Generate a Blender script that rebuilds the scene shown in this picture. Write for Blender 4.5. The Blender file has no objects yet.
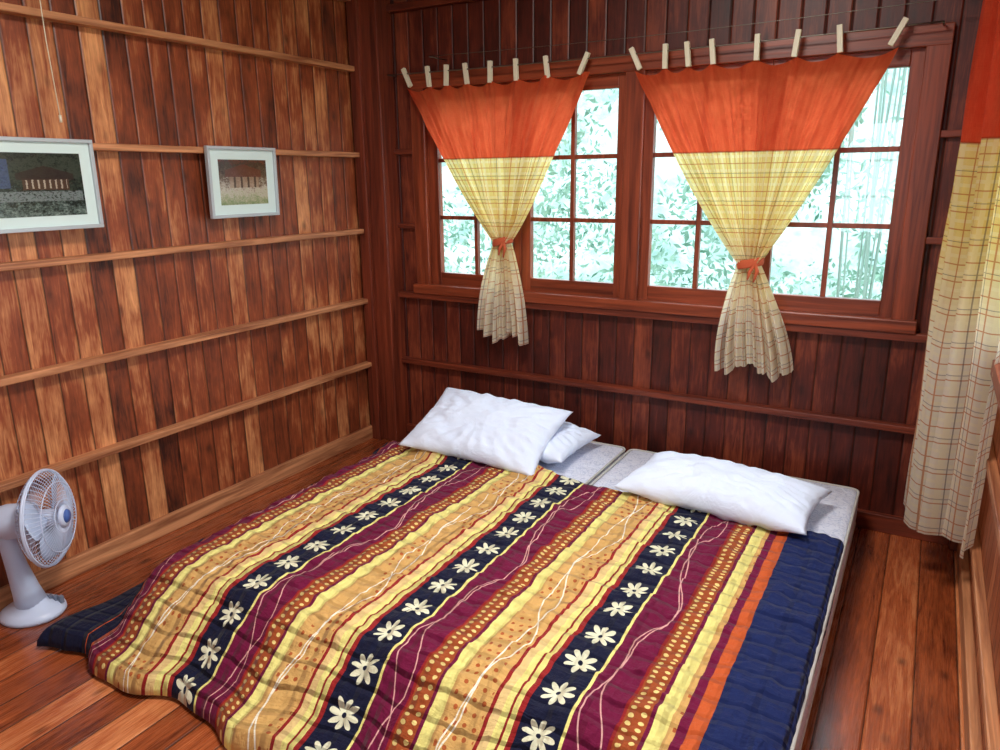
import bpy, bmesh, math, random
from mathutils import Vector, Matrix, noise
random.seed(7)
S=bpy.context.scene
COL=S.collection
H=1.6
XL,XR,YB,YF,ZC=-2.965,0.29,3.57,-1.6,2.95

# ---------------------------------------------------------------- node helper
def srgb(r,g,b):
    f=lambda c:(c/255/12.92 if c/255<=.04045 else ((c/255+.055)/1.055)**2.4)
    return (f(r),f(g),f(b),1)
class NT:
    def __init__(s,name):
        s.m=bpy.data.materials.new(name); s.m.use_nodes=True
        s.t=s.m.node_tree; s.t.nodes.clear()
        s.out=s.t.nodes.new('ShaderNodeOutputMaterial')
    def n(s,typ,**k):
        x=s.t.nodes.new(typ)
        for a,b in k.items(): setattr(x,a,b)
        return x
    def link(s,a,b):
        if isinstance(a,E): a=a.s
        s.t.links.new(a,b)
    def setin(s,sock,v):
        if isinstance(v,E): s.t.links.new(v.s,sock)
        elif v is not None: sock.default_value=v
    def math(s,op,a,b=None,c=None):
        x=s.n('ShaderNodeMath',operation=op)
        s.setin(x.inputs[0],a)
        if b is not None: s.setin(x.inputs[1],b)
        if c is not None: s.setin(x.inputs[2],c)
        return E(s,x.outputs[0])
    def coord(s,kind='Object'):
        x=s.n('ShaderNodeTexCoord'); return E(s,x.outputs[kind])
    def sep(s,v):
        x=s.n('ShaderNodeSeparateXYZ'); s.setin(x.inputs[0],v)
        return [E(s,o) for o in x.outputs]
    def comb(s,a,b,c):
        x=s.n('ShaderNodeCombineXYZ')
        for i,v in enumerate((a,b,c)): s.setin(x.inputs[i],v)
        return E(s,x.outputs[0])
    def noise(s,vec,scale=5,detail=3,rough=.5,dist=0):
        x=s.n('ShaderNodeTexNoise'); s.setin(x.inputs['Vector'],vec)
        x.inputs['Scale'].default_value=scale; x.inputs['Detail'].default_value=detail
        x.inputs['Roughness'].default_value=rough; x.inputs['Distortion'].default_value=dist
        return E(s,x.outputs[0])
    def voro(s,vec,scale=5,feature='F1'):
        x=s.n('ShaderNodeTexVoronoi',feature=feature); s.setin(x.inputs['Vector'],vec)
        x.inputs['Scale'].default_value=scale
        return E(s,x.outputs['Distance'])
    def white(s,v):
        x=s.n('ShaderNodeTexWhiteNoise',noise_dimensions='1D'); s.setin(x.inputs['W'],v)
        return E(s,x.outputs['Value'])
    def ramp(s,fac,stops,interp='LINEAR'):
        x=s.n('ShaderNodeValToRGB'); r=x.color_ramp; r.interpolation=interp
        while len(r.elements)<len(stops): r.elements.new(.5)
        for e,(p,c) in zip(r.elements,stops): e.position=p; e.color=c
        s.setin(x.inputs[0],fac); return E(s,x.outputs[0])
    def mix(s,f,a,b,mode='MIX'):
        x=s.n('ShaderNodeMix',data_type='RGBA',blend_type=mode)
        s.setin(x.inputs[0],f); s.setin(x.inputs[6],a); s.setin(x.inputs[7],b)
        return E(s,x.outputs[2])
    def bump(s,h,strength=.3,dist=.01):
        x=s.n('ShaderNodeBump'); x.inputs['Strength'].default_value=strength
        x.inputs['Distance'].default_value=dist; s.setin(x.inputs['Height'],h)
        return E(s,x.outputs[0])
    def pbsdf(s,color,rough=.5,normal=None,metal=0,spec=.5,coat=0,sheen=0):
        x=s.n('ShaderNodeBsdfPrincipled'); s.setin(x.inputs['Base Color'],color)
        s.setin(x.inputs['Roughness'],rough); x.inputs['Metallic'].default_value=metal
        x.inputs['Specular IOR Level'].default_value=spec
        x.inputs['Coat Weight'].default_value=coat; x.inputs['Coat Roughness'].default_value=.2
        x.inputs['Sheen Weight'].default_value=sheen
        if normal is not None: s.setin(x.inputs['Normal'],normal)
        return E(s,x.outputs[0])
    def done(s,sh): s.t.links.new(sh.s,s.out.inputs[0]); return s.m
class E:
    def __init__(s,t,sock): s.t=t; s.s=sock
    def __add__(s,o): return s.t.math('ADD',s,o)
    def __sub__(s,o): return s.t.math('SUBTRACT',s,o)
    def __mul__(s,o): return s.t.math('MULTIPLY',s,o)
    def __truediv__(s,o): return s.t.math('DIVIDE',s,o)
    def __lt__(s,o): return s.t.math('LESS_THAN',s,o)
    def __gt__(s,o): return s.t.math('GREATER_THAN',s,o)
    def f(s,op,b=None): return s.t.math(op,s,b)
    def frac(s): return s.f('FRACT')
    def floor(s): return s.f('FLOOR')
    def abs(s): return s.f('ABSOLUTE')
    def sin(s): return s.f('SINE')
    def clamp(s): return s.t.math('MINIMUM',s.t.math('MAXIMUM',s,0.0),1.0)

# ---------------------------------------------------------------- materials
def plank_mat(name,across,along,w,dark,mid,light,rough=.4,seam=.05,tone=.3,coat=0,spec=.4,stain=.5):
    t=NT(name); c=t.sep(t.coord()); A=c[across]; L=c[along]
    q=A/w; idx=q.floor(); fr=q.frac(); rnd=t.white(idx)
    g=t.noise(t.comb(A*14,L*1.3+rnd*37,rnd*9),2.6,5,.62,1.6)
    fine=t.noise(t.comb(A*90,L*3+rnd*11,rnd*5),3,3,.6)
    patch=t.noise(t.comb(A*5,L*2.2+rnd*9,3.3),1.3,4,.65)
    kn=t.voro(t.comb(A*1.0+rnd*4,L*.55+rnd*7,rnd*3),8.5)
    knot=t.math('SUBTRACT',1.0,(kn*6.0).clamp())
    v=rnd*tone+g*.75+patch*stain+fine*.3-(.5*(tone+.75+stain+.3)-.5)
    col=t.ramp(v,[(0.12,dark),(.5,mid),(.9,light)])
    col=t.mix(knot*.75,col,tuple(x*.25 for x in dark[:3])+(1,))
    edge=t.math('MINIMUM',fr,t.math('SUBTRACT',1.0,fr))
    sm=t.math('SUBTRACT',1.0,(edge/seam).clamp())
    col=t.mix(sm*.9,col,(.010,.005,.003,1))
    h=(edge/(seam*1.6)).clamp()+fine*.08+rnd*.15
    return t.done(t.pbsdf(col,(fine*.15+rough),t.bump(h,.6,.006),spec=spec,coat=coat))
def trim_mat(name,dark,light,axis,rough=.45):
    t=NT(name); c=t.sep(t.coord()); k=[c[0]*30,c[1]*30,c[2]*30]; k[axis]=c[axis]*1.5
    g=t.noise(t.comb(*k),1.2,4,.6,.6)
    col=t.ramp(g,[(.3,dark),(.7,light)])
    return t.done(t.pbsdf(col,rough,t.bump(g,.2,.003)))
def plain(name,col,rough=.5,metal=0,spec=.5,var=.06):
    t=NT(name); g=t.noise(t.coord(),9,3)
    c=t.mix(g*var*2,col,tuple(x*.7 for x in col[:3])+(1,))
    return t.done(t.pbsdf(c,rough,metal=metal,spec=spec))

M={}
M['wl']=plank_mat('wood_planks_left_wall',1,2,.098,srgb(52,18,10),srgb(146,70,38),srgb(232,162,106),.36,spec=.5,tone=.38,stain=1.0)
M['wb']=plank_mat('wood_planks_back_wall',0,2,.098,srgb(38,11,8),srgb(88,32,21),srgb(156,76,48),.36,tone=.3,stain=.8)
M['wr']=plank_mat('wood_planks_right_wall',1,2,.098,srgb(80,32,16),srgb(160,84,48),srgb(214,140,92),.42)
M['wf']=plank_mat('wood_planks_front_wall',0,2,.098,srgb(70,26,14),srgb(146,74,40),srgb(206,130,80),.42)
M['ce']=plank_mat('wood_planks_ceiling',0,1,.12,srgb(60,24,10),srgb(120,60,28),srgb(160,90,44),.5)
M['fl']=plank_mat('wood_planks_floor',0,1,.125,srgb(88,34,16),srgb(176,88,46),srgb(240,158,102),.2,.03,.45,coat=.5,spec=.5,stain=.6)
for ax,a in enumerate('xyz'):
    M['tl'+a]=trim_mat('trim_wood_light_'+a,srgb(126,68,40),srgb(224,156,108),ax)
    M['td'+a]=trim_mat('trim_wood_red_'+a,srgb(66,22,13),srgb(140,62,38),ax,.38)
    M['tw'+a]=trim_mat('window_wood_'+a,srgb(84,32,17),srgb(156,72,42),ax,.35)
t=NT('window_glass')
x=t.n('ShaderNodeMixShader'); x.inputs[0].default_value=.06
tr=t.n('ShaderNodeBsdfTransparent'); gl=t.n('ShaderNodeBsdfGlossy'); gl.inputs['Roughness'].default_value=.03
tr.inputs[0].default_value=(.95,.98,.98,1)
t.link(tr.outputs[0],x.inputs[1]); t.link(gl.outputs[0],x.inputs[2]); M['glass']=t.done(E(t,x.outputs[0]))

# ---------------------------------------------------------------- mesh helpers
def obj(name,verts,faces,mat=None,parent=None,smooth=False,uvs=None):
    me=bpy.data.meshes.new(name); me.from_pydata([tuple(v) for v in verts],[],faces); me.update()
    if mat: me.materials.append(mat)
    if smooth: me.polygons.foreach_set('use_smooth',[True]*len(me.polygons))
    if uvs:
        l=me.uv_layers.new(name='UVMap')
        vi=[0]*len(me.loops); me.loops.foreach_get('vertex_index',vi)
        fl=[]
        for i in vi: fl+=[uvs[i][0],uvs[i][1]]
        l.data.foreach_set('uv',fl)
    o=bpy.data.objects.new(name,me); COL.objects.link(o)
    if parent: o.parent=parent
    return o
def empty(name,loc=(0,0,0)):
    o=bpy.data.objects.new(name,None); o.empty_display_size=.1; COL.objects.link(o); o.location=loc; return o
def boxgeo(b,V,F):
    x0,x1,y0,y1,z0,z1=b; i=len(V)
    V+=[(x0,y0,z0),(x1,y0,z0),(x1,y1,z0),(x0,y1,z0),(x0,y0,z1),(x1,y0,z1),(x1,y1,z1),(x0,y1,z1)]
    F+=[(i,i+3,i+2,i+1),(i+4,i+5,i+6,i+7),(i,i+1,i+5,i+4),(i+1,i+2,i+6,i+5),(i+2,i+3,i+7,i+6),(i+3,i,i+4,i+7)]
def boxes(name,bs,mat,parent=None,bevel=0):
    V=[];F=[]
    for b in bs: boxgeo(b,V,F)
    o=obj(name,V,F,mat,parent)
    if bevel:
        m=o.modifiers.new('bevel','BEVEL'); m.width=bevel; m.segments=2; m.limit_method='ANGLE'
    return o
def tubegeo(pts,r,V,F,seg=8,closed=False):
    pts=[Vector(p) for p in pts]; n=len(pts); base=len(V)
    rr=r if isinstance(r,(list,tuple)) else [r]*n
    nrm=None
    for i,p in enumerate(pts):
        if closed: d=pts[(i+1)%n]-pts[i-1]
        else: d=pts[min(i+1,n-1)]-pts[max(i-1,0)]
        d.normalize()
        if nrm is None:
            a=Vector((0,0,1)) if abs(d.z)<.9 else Vector((1,0,0)); nrm=d.cross(a).normalized()
        else: nrm=(nrm-d*nrm.dot(d)).normalized()
        b=d.cross(nrm)
        for k in range(seg):
            an=2*math.pi*k/seg; V.append(tuple(p+(nrm*math.cos(an)+b*math.sin(an))*rr[i]))
    for i in range(n if closed else n-1):
        j=(i+1)%n
        for k in range(seg):
            F.append((base+i*seg+k,base+i*seg+(k+1)%seg,base+j*seg+(k+1)%seg,base+j*seg+k))
    if not closed:
        F.append(tuple(base+k for k in range(seg))[::-1]); F.append(tuple(base+(n-1)*seg+k for k in range(seg)))
def lathe(prof,V,F,seg=32,mtx=None):
    base=len(V)
    for r,z in prof:
        for k in range(seg):
            a=2*math.pi*k/seg; p=Vector((r*math.cos(a),r*math.sin(a),z))
            V.append(tuple(mtx@p if mtx else p))
    for i in range(len(prof)-1):
        for k in range(seg):
            F.append((base+i*seg+k,base+i*seg+(k+1)%seg,base+(i+1)*seg+(k+1)%seg,base+(i+1)*seg+k))
    F.append(tuple(base+k for k in range(seg))[::-1]); F.append(tuple(base+(len(prof)-1)*seg+k for k in range(seg)))

# ---------------------------------------------------------------- room shell
boxes('floor',[(XL-.1,XR+.1,YF-.1,YB+.1,-.08,0)],M['fl'])
boxes('ceiling',[(XL-.1,XR+.1,YF-.1,YB+.1,ZC,ZC+.08)],M['ce'])
boxes('wall_left',[(XL-.08,XL,YF-.1,YB+.08,0,ZC)],M['wl'])
WX0,WX1,WZ0,WZ1=-2.58,-.07,.96,2.12
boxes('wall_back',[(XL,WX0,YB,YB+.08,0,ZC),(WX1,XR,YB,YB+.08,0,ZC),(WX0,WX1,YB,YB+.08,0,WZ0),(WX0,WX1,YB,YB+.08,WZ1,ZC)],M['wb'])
RY0,RY1,RZ0,RZ1=.55,3.1,.95,2.2
boxes('wall_right',[(XR,XR+.08,YF-.1,RY0,0,ZC),(XR,XR+.08,RY1,YB+.08,0,ZC),(XR,XR+.08,RY0,RY1,0,RZ0),(XR,XR+.08,RY0,RY1,RZ1,ZC)],M['wr'])
FX0,FX1=-1.9,-.3
boxes('wall_front',[(XL,FX0,YF-.08,YF,0,ZC),(FX1,XR,YF-.08,YF,0,ZC),(FX0,FX1,YF-.08,YF,0,.9),(FX0,FX1,YF-.08,YF,2.2,ZC)],M['wf'])

n=1
def trim(b,mat,bev=.004):
    global n
    boxes('trim_%d'%n,[b],mat,bevel=bev); n+=1
for z in (.492,.888,1.305,1.738,2.2,2.56):
    trim((XL,XL+.055,YF,YB-.14,z-.016,z+.012),M['tly'])
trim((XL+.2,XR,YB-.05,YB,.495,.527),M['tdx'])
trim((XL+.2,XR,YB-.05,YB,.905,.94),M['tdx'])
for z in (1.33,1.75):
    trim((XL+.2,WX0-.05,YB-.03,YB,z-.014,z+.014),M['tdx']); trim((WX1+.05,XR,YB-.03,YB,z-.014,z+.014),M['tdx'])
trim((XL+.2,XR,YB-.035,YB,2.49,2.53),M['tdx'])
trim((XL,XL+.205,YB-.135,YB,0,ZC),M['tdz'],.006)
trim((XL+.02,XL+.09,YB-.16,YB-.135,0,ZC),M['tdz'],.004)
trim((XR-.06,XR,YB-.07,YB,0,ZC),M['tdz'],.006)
for z in (.28,.62):
    trim((XR-.03,XR,YF,YB-.07,z-.014,z+.014),M['tly'])
boxes('baseboard_left',[(XL,XL+.03,YF,YB-.14,0,.085)],M['tly'],bevel=.004)
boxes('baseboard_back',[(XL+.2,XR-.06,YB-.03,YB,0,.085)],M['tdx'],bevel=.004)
boxes('baseboard_right',[(XR-.03,XR,YF,YB-.07,0,.085)],M['tly'],bevel=.004)

# ---------------------------------------------------------------- windows
def window(name,u0,u1,z0,z1,units,plane,axis,sign):
    P=empty(name)
    def B(a0,a1,d0,d1,za,zb):
        lo,hi=sorted((plane+sign*d0,plane+sign*d1))
        return (a0,a1,lo,hi,za,zb) if axis=='x' else (lo,hi,a0,a1,za,zb)
    mh=M['tw'+axis]; mv=M['twz']
    boxes('frame_top',[B(u0-.05,u1+.05,-.035,.08,z1-.04,z1+.04)],mh,P,.004)
    boxes('frame_sill',[B(u0-.06,u1+.06,-.06,.08,z0-.02,z0+.035)],mh,P,.004)
    boxes('frame_sides',[B(u0-.05,u0+.04,-.033,.08,z0,z1),B(u1-.04,u1+.05,-.033,.08,z0,z1)],mv,P,.004)
    g0,g1=z0+.105,z1-.105
    sv=[];sh=[];mu=[];gl=[]
    for i,(a,b) in enumerate(units):
        mid=(a+b)/2
        for (s0,s1) in ((a,mid-.055),(mid+.055,b)):
            L0=.075 if s0==a else .054; L1=.075 if s1==b else .054
            sv+=[B(s0-L0,s0,.0,.04,g0-.075,g1+.07),B(s1,s1+L1,.0,.04,g0-.075,g1+.07)]
            sh+=[B(s0,s1,.002,.038,g0-.08,g0),B(s0,s1,.002,.038,g1,g1+.075)]
            m=(s0+s1)/2
            mu+=[B(m-.011,m+.011,.006,.034,g0,g1)]
            for k in (1,2):
                zz=g0+(g1-g0)*k/3; mu+=[B(s0,s1,.008,.032,zz-.011,zz+.011)]
            gl+=[B(s0,s1,.018,.021,g0,g1)]
    boxes('sash_stiles',sv,mv,P,.003); boxes('sash_rails',sh,mh,P,.003); boxes('muntins',mu,mv,P,.002)
    boxes('glass',gl,M['glass'],P)
    mm=[]
    for i in range(len(units)-1):
        a=units[i][1]+.05; b=units[i+1][0]-.05; mm.append(B(a-.005,b+.005,-.03,.08,z0,z1))
    if mm: boxes('mullion',mm,mv,P,.004)
    return P
window('window_1',WX0,WX1,WZ0,WZ1,[(-2.475,-1.40),(-1.214,-.16)],YB,'x',1)
window('window_2',RY0,RY1,RZ0,RZ1,[(RY0+.1,1.74),(1.92,RY1-.1)],XR,'y',1)
window('added_window',FX0,FX1,.9,2.2,[(FX0+.1,FX1-.1)],YF,'x',-1)  # unseen window added behind the camera to let in light

# ---------------------------------------------------------------- curtains
def curtain_mat():
    t=NT('curtain_fabric'); uv=t.sep(t.coord('UV')); U,V=uv[0],uv[1]
    thread=t.noise(t.comb(U*170,V*10,0),3,2); thr2=t.noise(t.comb(U*10,V*200,0),3,2)
    orange=t.mix((t.noise(t.comb(U*5,V*3,0),4,3)*.5+thread*.6+thr2*.35-.22).clamp(),srgb(198,50,26),srgb(255,120,76))
    weave=t.noise(t.comb(U*60,V*60,0),6,2)
    cream=t.mix(weave,srgb(238,214,128),srgb(250,236,168))
    low=t.math('SUBTRACT',1.0,((V-.95)*2.2).clamp())
    cream=t.mix(low,cream,srgb(246,240,224))  # yellow higher up is window backlight painted into the colour; paler cloth below
    def lines(c,sp,w,off=0.):
        return (((c+off)/sp).frac()-.5).abs()<w/sp/2
    l1=t.math('MAXIMUM',lines(U,.06,.0045),lines(V,.06,.0045))
    l2=t.math('MAXIMUM',lines(U,.12,.0028,.012),lines(V,.12,.0028,.012))
    l3=t.math('MAXIMUM',lines(U,.06,.012,.03),lines(V,.06,.012,.03))
    cream=t.mix(l3*.45,cream,srgb(255,248,215)); cream=t.mix(l1*.75,cream,srgb(206,126,60)); cream=t.mix(l2*.6,cream,srgb(100,84,84))
    isO=V>1.70
    col=t.mix(isO,cream,orange)
    seam=((V-1.70).abs()<.004)*.6
    col=t.mix(seam,col,srgb(150,50,25))
    nb=t.bump(weave+thread*.5,.3,.003)
    d=t.pbsdf(col,.85,nb,spec=.15,sheen=.1)
    tl=t.n('ShaderNodeBsdfTranslucent'); t.setin(tl.inputs[0],col)
    mx=t.n('ShaderNodeMixShader'); mx.inputs[0].default_value=.65
    t.link(d,mx.inputs[1]); t.link(tl.outputs[0],mx.inputs[2])
    tp=t.n('ShaderNodeBsdfTransparent'); t.setin(tp.inputs[0],col)
    m2=t.n('ShaderNodeMixShader'); t.setin(m2.inputs[0],(isO*.11+.04)*(thread*.8+.6))
    t.link(mx.outputs[0],m2.inputs[1]); t.link(tp.outputs[0],m2.inputs[2])
    return t.done(E(t,m2.outputs[0]))
M['cur']=curtain_mat()
M['tie']=plain('tie_fabric',srgb(196,88,50),.8)
M['clip']=plain('clip_plastic',srgb(226,216,190),.4)
M['wire']=plain('wire_metal',srgb(120,110,100),.35,.8)
WY=YB-.105; WZ=2.155
def wirez(x): return WZ+.012*((x+1.35)/1.3)**2-.012
def curtain(name,xl,xr,zt,xt,ztie,xb,zb,wb,yw,clips,seed):
    P=empty(name); NU,NV=260,130; V=[];F=[];UV=[]; flat=1.15*(xr-xl)
    tiew=.045
    for j in range(NV+1):
        fj=j/NV; z0=zt+(zb-zt)*fj
        for i in range(NU+1):
            s=i/NU
            if z0>=ztie:
                f=(z0-ztie)/(zt-ztie); k=f**1.02
                bul=.03*math.sin(math.pi*f**.7)
                l=xt-tiew+(xl-xt+tiew)*k-bul; r=xt+tiew+(xr-xt-tiew)*k+bul
                g=1-f
            else:
                f=(ztie-z0)/(ztie-zb); k=1-(1-f)**1.7
                c=xt+(xb-xt)*f; hw=tiew+(wb/2-tiew)*k; l=c-hw; r=c+hw; g=1
            x=l+(r-l)*s
            amp=.008+.017*g
            ph=seed+noise.noise(Vector((s*3,seed,0)))*1.8
            nf=7
            y=amp*math.sin(2*math.pi*nf*s+ph)+.55*amp*math.sin(2*math.pi*(nf*2+1)*s+ph*2+z0*2)
            y+=.004*math.sin(2*math.pi*31*s+seed+noise.noise(Vector((s*9,z0*2,seed)))*3)*min(1,.4+(zt-z0)*4)
            if z0<ztie: y*= .55+.95*k
            y+=.010*noise.noise(Vector((s*5,z0*5,seed)))+.009*noise.noise(Vector((s*16,z0*3,seed+3)))
            if z0>ztie: y-= .03*math.sin(math.pi*min(1,(z0-ztie)/(zt-ztie)))*(.5+math.sin(math.pi*s)*.5)
            x+=.006*math.cos(2*math.pi*nf*s+ph)*g*1.2
            z=z0; sag=0
            for a,b in zip(clips[:-1],clips[1:]):
                if a<=x<=b: sag=.026*math.sin(math.pi*(x-a)/(b-a)); y+=.020*math.sin(math.pi*(x-a)/(b-a))*max(0,1-(zt-z0)/.35)
            z-=sag*max(0,1-(zt-z0)/.15)
            if z0<ztie: z+=(.025*math.sin(2*math.pi*1.5*s+seed)+.012*math.sin(2*math.pi*5*s))*f
            V.append((x,yw+y,z)); UV.append(((s-.5)*flat,z0))
    for j in range(NV):
        for i in range(NU):
            a=j*(NU+1)+i; F.append((a,a+1,a+NU+2,a+NU+1))
    obj('cloth',V,F,M['cur'],P,True,UV)
    V=[];F=[]
    for dz,sc in [(-.02,1),(-.012,1.07),(.012,1.07),(.02,1)]:
        for k in range(32):
            a=2*math.pi*k/32
            V.append((xt+.056*sc*math.cos(a),yw+.043*sc*math.sin(a),ztie+dz+.012*math.cos(a)))
    for i in range(3):
        for k in range(32): F.append((i*32+k,i*32+(k+1)%32,(i+1)*32+(k+1)%32,(i+1)*32+k))
    o=obj('tie_band',V,F,M['tie'],P,True); m=o.modifiers.new('s','SOLIDIFY'); m.thickness=.004
    V=[];F=[]; tubegeo([(xt+.03,yw-.045,ztie),(xt+.045,yw-.055,ztie-.03),(xt+.03,yw-.05,ztie-.08)],[.007,.009,.004],V,F)
    tubegeo([(xt+.03,yw-.045,ztie),(xt+.012,yw-.055,ztie-.035),(xt+.005,yw-.055,ztie-.07)],[.007,.009,.004],V,F)
    obj('tie_knot',V,F,M['tie'],P,True)
    for k,xx in enumerate(clips):
        lean=random.uniform(-.15,.15)
        if k==0: lean=-.45
        if k==len(clips)-1: lean=.45
        V=[];F=[]
        boxgeo((-.011,.011,-.010,-.002,-.075,.03),V,F); boxgeo((-.011,.011,.002,.010,-.075,.03),V,F); boxgeo((-.007,.007,-.004,.004,-.035,-.015),V,F)
        R=Matrix.Translation((xx,WY,wirez(xx)))@Matrix.Rotation(lean,4,'Y')
        V=[tuple(R@Vector(v)) for v in V]
        o=obj('clip_%d'%(k+1),V,F,M['clip'],P); m=o.modifiers.new('b','BEVEL'); m.width=.002; m.segments=2
    return P
clL=[-2.60,-2.45,-2.33,-2.21,-2.06,-1.91,-1.74,-1.53]
clR=[-1.29,-1.14,-1.04,-.93,-.74,-.58,-.42,-.20]
curtain('curtain',-2.60,-1.51,2.085,-1.995,1.27,-2.0,.745,.29,WY,clL,1.3)
curtain('curtain',-1.28,-.20,2.075,-.70,1.215,-.64,.72,.35,WY,clR,4.1)
V=[];F=[]
tubegeo([(-2.72+i*.14,WY,wirez(-2.72+i*.14)) for i in range(20)],.003,V,F)
for xx in (-2.72,-.06): tubegeo([(xx,WY,wirez(xx)),(xx,YB-.03,wirez(xx))],.004,V,F)
tubegeo([(-2.4+i*.24,YB-.16,2.22-.02*math.sin(math.pi*i/11)+.01*i/11) for i in range(12)],.0018,V,F,6)
for xx,zz in ((-2.4,2.22),(.24,2.23)): tubegeo([(xx,YB-.16,zz),(xx,YB,zz)],.003,V,F,6)
obj('curtain_wire',V,F,M['wire'],None,True)
P=empty('curtain'); V=[];F=[];UV=[];NU,NV=260,70
path=[(.262,2.88),(.205,2.95),(.14,3.03),(.085,3.13),(.07,3.23),(.11,3.31),(.17,3.36)]
def pathpt(s):
    q=s*(len(path)-1); i=min(int(q),len(path)-2); f=q-i
    p0=Vector(path[max(i-1,0)]);p1=Vector(path[i]);p2=Vector(path[i+1]);p3=Vector(path[min(i+2,len(path)-1)])
    p=.5*((2*p1)+(p2-p0)*f+(2*p0-5*p1+4*p2-p3)*f*f+(3*p1-p0-3*p2+p3)*f**3)
    d=(p2-p1).normalized(); return p,Vector((-d.y,d.x))
for j in range(NV+1):
    f=j/NV; z=2.42+(.27-2.42)*f
    for i in range(NU+1):
        s=i/NU
        p,nn=pathpt(s)
        amp=.022+.020*f
        off=amp*math.sin(2*math.pi*6*s+.5+.8*math.sin(z*1.7))+.006*math.sin(2*math.pi*15*s+z*2)+.012*noise.noise(Vector((s*4,z*2,9)))
        p=p+nn*off
        V.append((min(p.x,.266),p.y,z+(.03*math.sin(2*math.pi*1.5*s)+.01*math.sin(2*math.pi*6*s))*f)); UV.append((s*.95,z-.01))
for j in range(NV):
    for i in range(NU):
        a=j*(NU+1)+i; F.append((a,a+1,a+NU+2,a+NU+1))
obj('cloth',V,F,M['cur'],P,True,UV)
V=[];F=[]; tubegeo([(.15,.4,2.45),(.15,3.45,2.45)],.008,V,F); obj('rod',V,F,M['wire'],P,True)
V=[];F=[]
for yy in(.42,3.43): tubegeo([(.15,yy,2.45),(XR,yy,2.45)],.006,V,F)
obj('rod_brackets',V,F,M['wire'],P,True)

# ---------------------------------------------------------------- bed
t=NT('mattress_fabric'); c=t.coord()
v=t.voro(c,16); w_=t.noise(c,22,2,.5,2.)
line=((w_-.5).abs()<.03)
col=t.mix(line*.4,srgb(220,222,236),srgb(140,152,190))
M['mat']=t.done(t.pbsdf(col,.8,t.bump(t.math('SUBTRACT',1.0,v)+w_*.5,.5,.012),spec=.2))
M['pip']=plain('mattress_piping',srgb(190,186,180),.7)
M['base']=plain('bed_base_wood',srgb(130,62,34),.5)
BX0,BX1,BY0,BY1=-2.28,-.14,1.56,3.42; MID=-1.225
def mattress(x0,x1):
    P=empty('mattress')
    o=boxes('body',[(x0,x1,BY0,BY1,.085,.245)],M['mat'],P); m=o.modifiers.new('b','BEVEL'); m.width=.035; m.segments=5
    m.limit_method='ANGLE'; o.data.polygons.foreach_set('use_smooth',[True]*len(o.data.polygons))
    for nm,z in(('piping_top',.238),('piping_bottom',.092)):
        V=[];F=[];pts=[];r=.04
        for cx,cy,a0 in((x1-r,BY1-r,0),(x0+r,BY1-r,90),(x0+r,BY0+r,180),(x1-r,BY0+r,270)):
            for k in range(6):
                a=math.radians(a0+k*18); pts.append((cx+(r-.004)*math.cos(a),cy+(r-.004)*math.sin(a),z))
        tubegeo(pts,.006,V,F,closed=True); obj(nm,V,F,M['pip'],P,True)
mattress(BX0,MID-.008); mattress(MID+.008,BX1)
P=empty('bed_base')
boxes('slab',[(BX0+.02,BX1-.005,BY0+.02,BY1,.02,.084)],M['base'],P,.004)
boxes('skids',[(x,x+.08,BY0+.05,BY1-.05,0,.02) for x in (BX0+.1,-1.26,BX1-.2)],M['base'],P)

# ---- quilt
t=NT('quilt_fabric'); uv=t.sep(t.coord('UV')); U,Vv=uv[0],uv[1]
PER=.57; X1=-1.85
wob=(Vv*1.3).sin()*.004
pm=((U+wob-(X1-.06))/PER).frac()*PER
blk=srgb(22,24,50); mar=srgb(112,18,58); rust=srgb(160,76,38); cr=srgb(240,226,136); gold=srgb(216,168,100); red=srgb(152,36,36); tan=srgb(232,198,134); nav=srgb(26,38,86); org=srgb(200,90,44)
st=[(0,blk),(.12,cr),(.127,mar),(.235,red),(.243,rust),(.305,mar),(.315,cr),(.352,gold),(.476,red),(.486,tan),(.512,cr),(.53,red),(.538,cr),(.553,red)]
col=t.ramp(pm/PER,[(a/PER,b) for a,b in st],'CONSTANT')
col=t.mix(t.noise(t.comb(U*4,Vv*4,0),2,3)*.15,col,t.mix(1.0,col,(.55,.5,.5,1),'MULTIPLY'))
def band(a,b): return (pm>a)*(pm<b)
def dots(su,sv,r,off):
    row=(Vv/sv).floor(); ou=(row*.5).frac()*su
    du=(((U+ou+off)/su).frac()-.5)*su; dv=((Vv/sv).frac()-.5)*sv
    return ((du*du+dv*dv)<r*r)
du=(((pm-.243)/.031).frac()-.5)*.031
row=((pm-.243)/.031).floor()
dv=(((Vv+row*.012)/.024).frac()-.5)*.024
dd=((du*du*1.0+dv*dv*1.6)<.0078**2)*band(.245,.305)
col=t.mix(dd,col,srgb(236,208,132))
dd2=dots(.03,.033,.0065,0)*band(.365,.472)*(t.noise(t.comb(U*3,Vv*2,5),2,1)>.5)
col=t.mix(dd2,col,srgb(176,90,46))
def squig(c0,amp,fr,ph,w): 
    return ((pm-c0)-((Vv*fr+ph).sin()*amp+(Vv*fr*2.3+ph*2).sin()*amp*.35)).abs()<w
sq=t.math('MAXIMUM',squig(.18,.035,7,0.,.0022),squig(.185,.03,9,2.,.0022))*band(.128,.234)
col=t.mix(sq,col,srgb(220,164,156))
sq2=t.math('MAXIMUM',squig(.42,.035,8,1.,.0024),squig(.415,.03,6,3.5,.0024))*band(.358,.476)
col=t.mix(sq2,col,srgb(246,236,214))
fd=((Vv/.144).frac()-.5)*.144; fu=pm-.06
r=(fd*fd+fu*fu).f('SQRT'); th=t.math('ARCTAN2',fd,fu)
pet=(th*4.0+.3).f('COSINE').abs()
R=pet*.034+.015
fl=(r<R)*(r>.007)*band(.0,.12)
col=t.mix(fl,col,srgb(232,228,196))
col=t.mix((U>-.335),col,nav)
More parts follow.
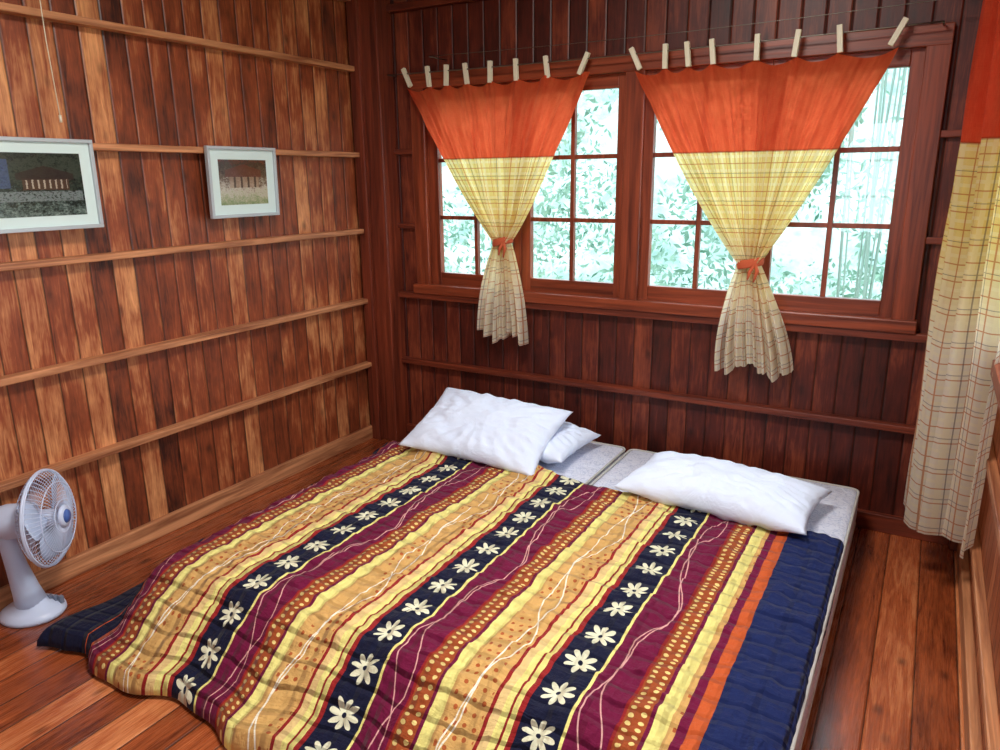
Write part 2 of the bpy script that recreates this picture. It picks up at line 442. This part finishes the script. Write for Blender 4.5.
col=t.mix((U>-.375)*(U<-.335),col,org)
col=t.mix((U>-.40)*(U<-.375),col,mar)
col=t.mix((U<-2.33),col,blk)
col=t.mix((U>-2.33)*(U<-2.31),col,org)
col=t.mix((U>-2.40)*(U<-2.394),col,org)
ql=((Vv/.075).frac()-.5).abs(); qu=((U/.095).frac()-.5).abs()
qlm=t.math('MINIMUM',ql*5,1.0); qum=t.math('MINIMUM',qu*6,1.0)
puck=t.noise(t.comb(U*3.4,Vv*1.0,0),16,3,.6,.5); pk2=t.noise(t.comb(U*1.0,Vv*3.0,4),14,3,.6,.4)
wr=t.noise(t.comb(U,Vv,0),26,4,.65,.5)
hgt=puck*.55+pk2*.55+wr*.5+qlm*.9+qum*.8
M['quilt']=t.done(t.pbsdf(col,.82,t.bump(hgt,.85,.018),spec=.15,sheen=.05))
NU,NV=480,420; V=[];F=[];UV=[]
g=lambda d,r:(math.sqrt(d*d+r*r)+d)/2
def nz_(x,y,z): return noise.noise(Vector((x,y,z)))
for j in range(NV+1):
    q=j/NV
    for i in range(NU+1):
        s=i/NU
        b0=1.03+.025*math.sin(s*5)+.012*math.sin(s*23); b1=2.83-.02*s+.012*math.sin(s*19)+.03*math.exp(-((s-.3)/.08)**2)
        b=b0+(b1-b0)*q
        amin=-2.3-.18-.19*(1-q)**.8+.01*math.sin(q*14); amax=-.14+.055+.01*math.sin(q*11)
        a=amin+(amax-amin)*s
        gl_=g(-2.295-a,.03); gr=g(a+.15,.02); gf=g(1.45-b,.05)
        phl=math.radians(43); phr=math.radians(80); phf=math.radians(42)
        x=a+gl_*(1-math.cos(phl))-gr*(1-math.cos(phr)); y=b+gf*(1-math.cos(phf))
        z=.262-gl_*math.sin(phl)-gr*math.sin(phr)-gf*math.sin(phf)
        nz=nz_(a*2.2,b*2.2,1)*.016+nz_(a*7,b*8,4)*.010+nz_(a*15,b*17,8)*.006+nz_(a*30,b*34,8)*.003
        rid=(1-abs(nz_(a*5+b*2,b*9-a*2,12))*2.2); rid=max(0,rid)**3*.005
        rid+=max(0,1-abs(nz_(a*8-b*4,b*5+a*3,22))*2.4)**3*.004
        puff=.006*math.sqrt(abs(math.sin(b*math.pi/.15)))+.006*math.sqrt(abs(math.sin(a*math.pi/.19)))
        if q>.93: nz+=(q-.93)/.07*.022*(1+math.sin(s*34)) *math.exp(-((s-.25)/.22)**2)
        zz=z+abs(nz)*1.4+puff+rid
        lo=.07+.03*nz_(a*3,b*3,5)
        if zz<lo+.03: zz=lo+.03*math.exp((zz-lo-.03)/.03)
        ed=min(a-amin,b-b0)
        if zz<.16 and ed<.03: zz=.016+(zz-.016)*math.sqrt(max(0,ed/.03))
        z=zz
        if gf>.05: y-=min(1,gf/.3)*(.022*math.sin(a*11)+.008*math.sin(a*27))
        if gl_>.05: x-=min(1,gl_/.2)*.016*math.sin(b*12)
        V.append((x,y,z)); UV.append((a,b))
for j in range(NV):
    for i in range(NU):
        a=j*(NU+1)+i; F.append((a,a+1,a+NU+2,a+NU+1))
o=obj('quilt',V,F,M['quilt'],None,True,UV); m=o.modifiers.new('s','SOLIDIFY'); m.thickness=.012; m.offset=-1

# ---- pillows
t=NT('pillow_cotton'); c=t.coord()
nb=t.noise(c,7,4,.55,1.0)
col=t.mix(t.noise(c,3,2)*.4,srgb(230,238,255),srgb(206,218,248))
M['pil']=t.done(t.pbsdf(col,.8,t.bump(nb,.6,.025),spec=.2,sheen=.1))
def pillow(loc,w,d,th,rz,rx,ry=0,seed=0):
    N=64; V=[];F=[];idx={}
    for side in (1,-1):
        for j in range(N+1):
            for i in range(N+1):
                u=2*i/N-1; v=2*j/N-1
                edge=(i in(0,N) or j in(0,N))
                if edge and side==-1: idx[(side,i,j)]=idx[(1,i,j)]; continue
                x=u*w/2*(1-.07*(1-v*v)*abs(u)**3); y=v*d/2*(1-.09*(1-u*u)*abs(v)**3)
                pr=((1-abs(u)**2.6)*(1-abs(v)**2.6))
                hh=pr**.5*th/2
                hh*=1+.25*noise.noise(Vector((u*2.2+seed,v*2.2,side)))
                wr=.014*noise.noise(Vector((u*5+seed*2,v*4,side*3)))*pr**.4+.006*noise.noise(Vector((u*3+v*9+seed,v*3-u*8,1)))*pr**.3
                rad=math.atan2(v,u); wr+=.005*math.sin(rad*26+seed)*pr*(1-pr)*3
                z=side*(hh*(1 if side>0 else .8))+wr
                if edge: z+=.006*math.sin(u*9+seed)*math.cos(v*8)
                idx[(side,i,j)]=len(V); V.append((x,y,z))
        for j in range(N):
            for i in range(N):
                f=[idx[(side,i,j)],idx[(side,i+1,j)],idx[(side,i+1,j+1)],idx[(side,i,j+1)]]
                F.append(f if side==1 else f[::-1])
    o=obj('pillow',V,F,M['pil'],None,True)
    o.location=loc; o.rotation_euler=(math.radians(rx),math.radians(ry),math.radians(rz)); return o
pillow((-1.68,3.12,.32),.66,.44,.15,-2,0,0,1.5)
pillow((-1.81,2.96,.393),.74,.50,.15,3,21,3,4.2)
pillow((-.64,2.93,.325),.79,.43,.17,-5,2,0,8.8)

# ---------------------------------------------------------------- pictures
def art_mat(name,kind,y0,y1,z0,z1):
    t=NT(name); c=t.sep(t.coord()); Y=(c[1]-y0)/(y1-y0); Z=(c[2]-z0)/(z1-z0)
    nn=t.noise(t.comb(Y*5,Z*4,0),2.0,6,.75); nf=t.noise(t.comb(Y*16,Z*16,2),2,4,.75)
    wx=Y+(nf-.5)*.03; wz=Z+(nf-.5)*.04
    def rect(a,b,d,e): return (wx>a)*(wx<b)*(wz>d)*(wz<e)
    if kind==0:
        col=t.ramp(nn*.55+nf*.45+Z*.30-.08,[(.30,srgb(150,164,156)),(.42,srgb(88,102,96)),(.52,srgb(24,30,28)),(.66,srgb(60,68,58)),(.78,srgb(26,32,30)),(.95,srgb(130,130,136))])
        col=t.mix(rect(.34,.84,.42,.60)*.75,col,srgb(84,60,48))
        pil=((wx*16).frac()<.3)*rect(.36,.82,.44,.58)
        col=t.mix(pil*.8,col,srgb(180,168,150))
        roof=(((wx-.59).abs()*.4+wz)<.80)*rect(.28,.90,.58,.82)
        col=t.mix(roof*.8,col,srgb(52,40,38))
        col=t.mix(rect(.02,.98,.24,.40)*(nf>.46)*.5,col,srgb(150,160,160))
        col=t.mix(rect(.05,.22,.45,.9)*nf*.9,col,srgb(70,90,140))
    else:
        col=t.ramp(nn*.45+nf*.35+Z*.45-.1,[(.18,srgb(70,106,62)),(.32,srgb(140,150,110)),(.44,srgb(190,180,164)),(.56,srgb(100,76,64)),(.70,srgb(52,36,32)),(.86,srgb(120,50,40))])
        roof=(((wx-.5).abs()*.35+wz)<.90)*rect(.12,.88,.62,.92)
        col=t.mix(rect(.2,.82,.38,.62)*.7,col,srgb(150,120,100))
        col=t.mix(((wx*7).frac()<.3)*rect(.2,.84,.38,.64)*.8,col,srgb(46,32,28))
        col=t.mix(roof*.75,col,srgb(96,44,36))
    return t.done(t.pbsdf(col,.15))
M['fr']=plain('frame_silver_wood',srgb(186,192,196),.35,.2); M['matb']=plain('mat_board',srgb(214,232,228),.8)
def picture(y0,y1,z0,z1,artk,nm,tilt,mg):
    P=empty('picture_frame',(XL+.06,0,z0))
    def rel(b): return (b[0],b[1],b[2],b[3],b[4]-z0,b[5]-z0)
    w=.014
    boxes('frame',[rel(b) for b in [(0,.022,y0,y1,z0,z0+w),(0,.022,y0,y1,z1-w,z1),(0,.022,y0,y0+w,z0+w,z1-w),(0,.022,y1-w,y1,z0+w,z1-w)]],M['fr'],P,.002)
    boxes('mat_board',[rel((0,.010,y0+w,y1-w,z0+w,z1-w))],M['matb'],P)
    a=art_mat(nm,artk,y0+mg,y1-mg,z0+mg*.95-z0,z1-mg*.95-z0)
    boxes('print',[(.002,.0115,y0+mg,y1-mg,mg*.95,z1-z0-mg*.95)],a,P)
    P.rotation_euler=(0,math.radians(tilt),0)
    return P
picture(1.345,1.80,1.425,1.76,0,'print_river_house',0.5,.056)
picture(2.33,2.74,1.43,1.755,1,'print_garden_house',1.5,.062)

V=[];F=[]
tubegeo([(-2.86,1.67,2.95),(-2.84,1.66,2.5),(-2.845,1.66,2.1),(-2.84,1.665,1.84)],.002,V,F,6); tubegeo([(-2.84,1.665,1.84),(-2.84,1.665,1.815)],.005,V,F)
obj('pull_cord',V,F,M['clip'],None,True)

# ---------------------------------------------------------------- fan
M['fw']=plain('fan_plastic_white',srgb(206,216,240),.35); M['fb']=plain('fan_plastic_blue',srgb(70,100,170),.35)
M['fgr']=plain('fan_plastic_grey',srgb(120,128,146),.4)
t=NT('fan_blade_plastic'); d=t.pbsdf(srgb(190,205,232),.25); M['fbl']=t.done(d)
FX,FY=-.035,-.02
P=empty('fan')
base=Vector((-2.78+FX,1.265+FY,0))
V=[];F=[]
m=Matrix.Translation(base)@Matrix.Rotation(.4,4,'Z')@Matrix.Diagonal((1.0,.88,1,1))
lathe([(.112,0),(.118,.008),(.116,.02),(.096,.034),(.06,.05),(.04,.075),(.0,.08)],V,F,40,m); obj('base',V,F,M['fw'],P,True)
V=[];F=[]
tubegeo([base+Vector((0,0,.04)),base+Vector((-.012,-.005,.10)),base+Vector((-.025,-.015,.2)),base+Vector((-.04,-.022,.30)),base+Vector((-.045,-.025,.36))],[.056,.046,.036,.030,.034],V,F,20); obj('neck',V,F,M['fw'],P,True)
V=[];F=[]
for k in range(4):
    p=base+Vector((.01+.020*k,.045+.009*k,.036)); boxgeo((p.x-.008,p.x+.008,p.y-.007,p.y+.007,.03,.058),V,F)
obj('speed_buttons',V,F,M['fgr'],P)
nrm=Vector((.80,.60,.05)).normalized()
C=Vector((-2.695+FX,1.335+FY,.392))
R=nrm.to_track_quat('Z','Y').to_matrix().to_4x4(); T=Matrix.Translation(C)@R
V=[];F=[]; lathe([(.0,-.205),(.035,-.202),(.056,-.185),(.066,-.14),(.064,-.08),(.05,-.055),(0,-.055)],V,F,32,T); obj('motor_housing',V,F,M['fw'],P,True)
V=[];F=[]
RO=.178
def ring(r,z,th,seg=64): tubegeo([T@Vector((r*math.cos(2*math.pi*k/seg),r*math.sin(2*math.pi*k/seg),z)) for k in range(seg)],th,V,F,6,True)
ring(RO,0,.006); ring(RO,.006,.004); ring(.13,.042,.002); ring(.13,-.045,.002); ring(.06,.055,.0025); ring(.06,-.055,.003)
for k in range(60):
    a=2*math.pi*k/60
    for sg in (1,-1):
        pts=[]
        for rr,zz in((.035,.058),(.07,.055),(.11,.048),(.15,.033),(.172,.015),(RO,.0)):
            aa=a+ (0.12*(rr/RO) if sg>0 else 0); pts.append(T@Vector((rr*math.cos(aa),rr*math.sin(aa),zz*sg)))
        tubegeo(pts,.0013,V,F,4)
obj('cage',V,F,M['fw'],P,True)
V=[];F=[]; lathe([(0,.054),(.04,.055),(.043,.060),(.035,.068),(0,.071)],V,F,32,T); obj('badge_rim',V,F,M['fw'],P,True)
V=[];F=[]; lathe([(0,.068),(.026,.069),(.022,.0745),(0,.076)],V,F,32,T); obj('badge',V,F,M['fb'],P,True)
V=[];F=[]; lathe([(0,-.06),(.03,-.055),(.034,.0),(.028,.03),(0,.035)],V,F,24,T); obj('hub',V,F,M['fw'],P,True)
V=[];F=[]
for k in range(3):
    a0=2*math.pi*k/3+.5; b_=len(V)
    for i in range(9):
        r=.03+.132*i/8; half=.35+.32*math.sin(math.pi*min(1,i/8*.85+.1))
        for j in range(9):
            w=j/8*2-1; a=a0+w*half+.25*i/8
            V.append(tuple(T@Vector((r*math.cos(a),r*math.sin(a),.028*w*(.6+.4*i/8)))))
    for i in range(8):
        for j in range(8):
            q=b_+i*9+j; F.append((q,q+1,q+10,q+9))
o=obj('blades',V,F,M['fbl'],P,True); o.modifiers.new('s','SOLIDIFY').thickness=.003

# ---------------------------------------------------------------- outside
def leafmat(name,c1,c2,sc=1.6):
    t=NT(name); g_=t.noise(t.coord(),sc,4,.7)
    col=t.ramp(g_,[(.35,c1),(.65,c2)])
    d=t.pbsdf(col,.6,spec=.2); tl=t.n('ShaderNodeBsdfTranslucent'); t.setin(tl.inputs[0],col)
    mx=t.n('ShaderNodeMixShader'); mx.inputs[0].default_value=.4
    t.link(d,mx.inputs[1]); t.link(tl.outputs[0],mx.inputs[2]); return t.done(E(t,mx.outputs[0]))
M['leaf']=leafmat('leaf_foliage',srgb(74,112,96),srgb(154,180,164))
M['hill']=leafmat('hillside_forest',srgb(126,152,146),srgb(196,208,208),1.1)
V=[];F=[]
for k in range(80000):
    x=random.uniform(-9,3.5); y=random.uniform(6.1,9.5); z=random.uniform(-1.8,3.8)
    if noise.noise(Vector((x*1.4,y*.7,z*1.4)))<-.02+ .10*(z-1.2): continue
    s=random.uniform(.02,.065); d=Vector((random.gauss(0,1),random.gauss(0,1),random.gauss(-.3,1))).normalized()
    e=d.cross(Vector((random.gauss(0,1),random.gauss(0,1),random.gauss(0,1)))).normalized()*s*.4; d*=s; c=Vector((x,y,z)); b=len(V)
    V+=[tuple(c-d),tuple(c+e),tuple(c+d),tuple(c-e)]; F.append((b,b+1,b+2,b+3))
obj('tree_foliage',V,F,M['leaf'])
V=[];F=[]
for k in range(44):
    x=random.uniform(-.5,1.0); y=random.uniform(5.0,5.8); l=random.uniform(-.35,.35)
    tubegeo([(x+l*i/8+.02*math.sin(i+k),y,-2.8+i*1.0) for i in range(9)],random.uniform(.005,.012),V,F,6)
obj('bamboo',V,F,plain('bamboo_stalk',srgb(130,150,142),.6))
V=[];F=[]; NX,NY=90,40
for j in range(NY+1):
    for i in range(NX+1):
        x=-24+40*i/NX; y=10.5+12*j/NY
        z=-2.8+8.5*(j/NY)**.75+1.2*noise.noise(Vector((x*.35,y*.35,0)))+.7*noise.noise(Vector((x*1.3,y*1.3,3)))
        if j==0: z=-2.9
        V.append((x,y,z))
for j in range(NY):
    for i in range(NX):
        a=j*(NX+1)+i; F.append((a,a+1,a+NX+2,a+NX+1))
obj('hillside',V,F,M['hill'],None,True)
t=NT('grass_ground'); M['gr']=t.done(t.pbsdf(t.ramp(t.noise(t.coord(),1.5,4),[(.3,srgb(60,110,70)),(.7,srgb(140,180,120))]),.9))
boxes('ground',[(-30,30,-30,30,-3.0,-2.8)],M['gr'])

# ---------------------------------------------------------------- light
w=bpy.data.worlds.new('world'); S.world=w; w.use_nodes=True
nt=w.node_tree; bg=nt.nodes['Background']; bg.inputs[0].default_value=(.80,.91,1.0,1); bg.inputs[1].default_value=6.4
def area(name,loc,rot,sx,sy,e,col,portal=False):
    l=bpy.data.lights.new(name,'AREA'); l.shape='RECTANGLE'; l.size=sx; l.size_y=sy; l.energy=e; l.color=col
    if portal: l.cycles.is_portal=True
    o=bpy.data.objects.new(name,l); COL.objects.link(o); o.location=loc; o.rotation_euler=rot; return o
R90=math.pi/2
area('window_portal_back',((WX0+WX1)/2,YB+.12,1.54),(-R90,0,0),2.5,1.2,1,(1,1,1),True)
area('window_portal_right',(XR+.12,(RY0+RY1)/2,1.57),(0,R90,0),1.3,2.6,1,(1,1,1),True)
area('added_window_portal',((FX0+FX1)/2,YF-.12,1.55),(R90,0,0),1.7,1.35,1,(1,1,1),True)
area('ceiling_fill',(-.9,1.4,2.9),(0,0,0),.6,.6,72,(1,.95,.9))  # fill light added to brighten the room, no fixture
sun=bpy.data.lights.new('sun','SUN'); sun.energy=1.2; sun.angle=.05; so=bpy.data.objects.new('sun',sun); COL.objects.link(so)
so.rotation_euler=(math.radians(38),0,math.radians(8))

# ---------------------------------------------------------------- camera
cam=bpy.data.cameras.new('camera'); co=bpy.data.objects.new('camera',cam); COL.objects.link(co)
cam.sensor_width=36; cam.lens=733.5*36/1000; cam.clip_start=.02
fw=Vector((-.4864,.8339,-.2596)).normalized(); rt=Vector((.8653,.5017,-.0106)); rt=(rt-fw*rt.dot(fw)).normalized(); up=rt.cross(fw)
mt=Matrix((( rt.x,up.x,-fw.x,0),(rt.y,up.y,-fw.y,0),(rt.z,up.z,-fw.z,H),(0,0,0,1)))
co.matrix_world=mt
S.camera=co
S.view_settings.view_transform='Standard'
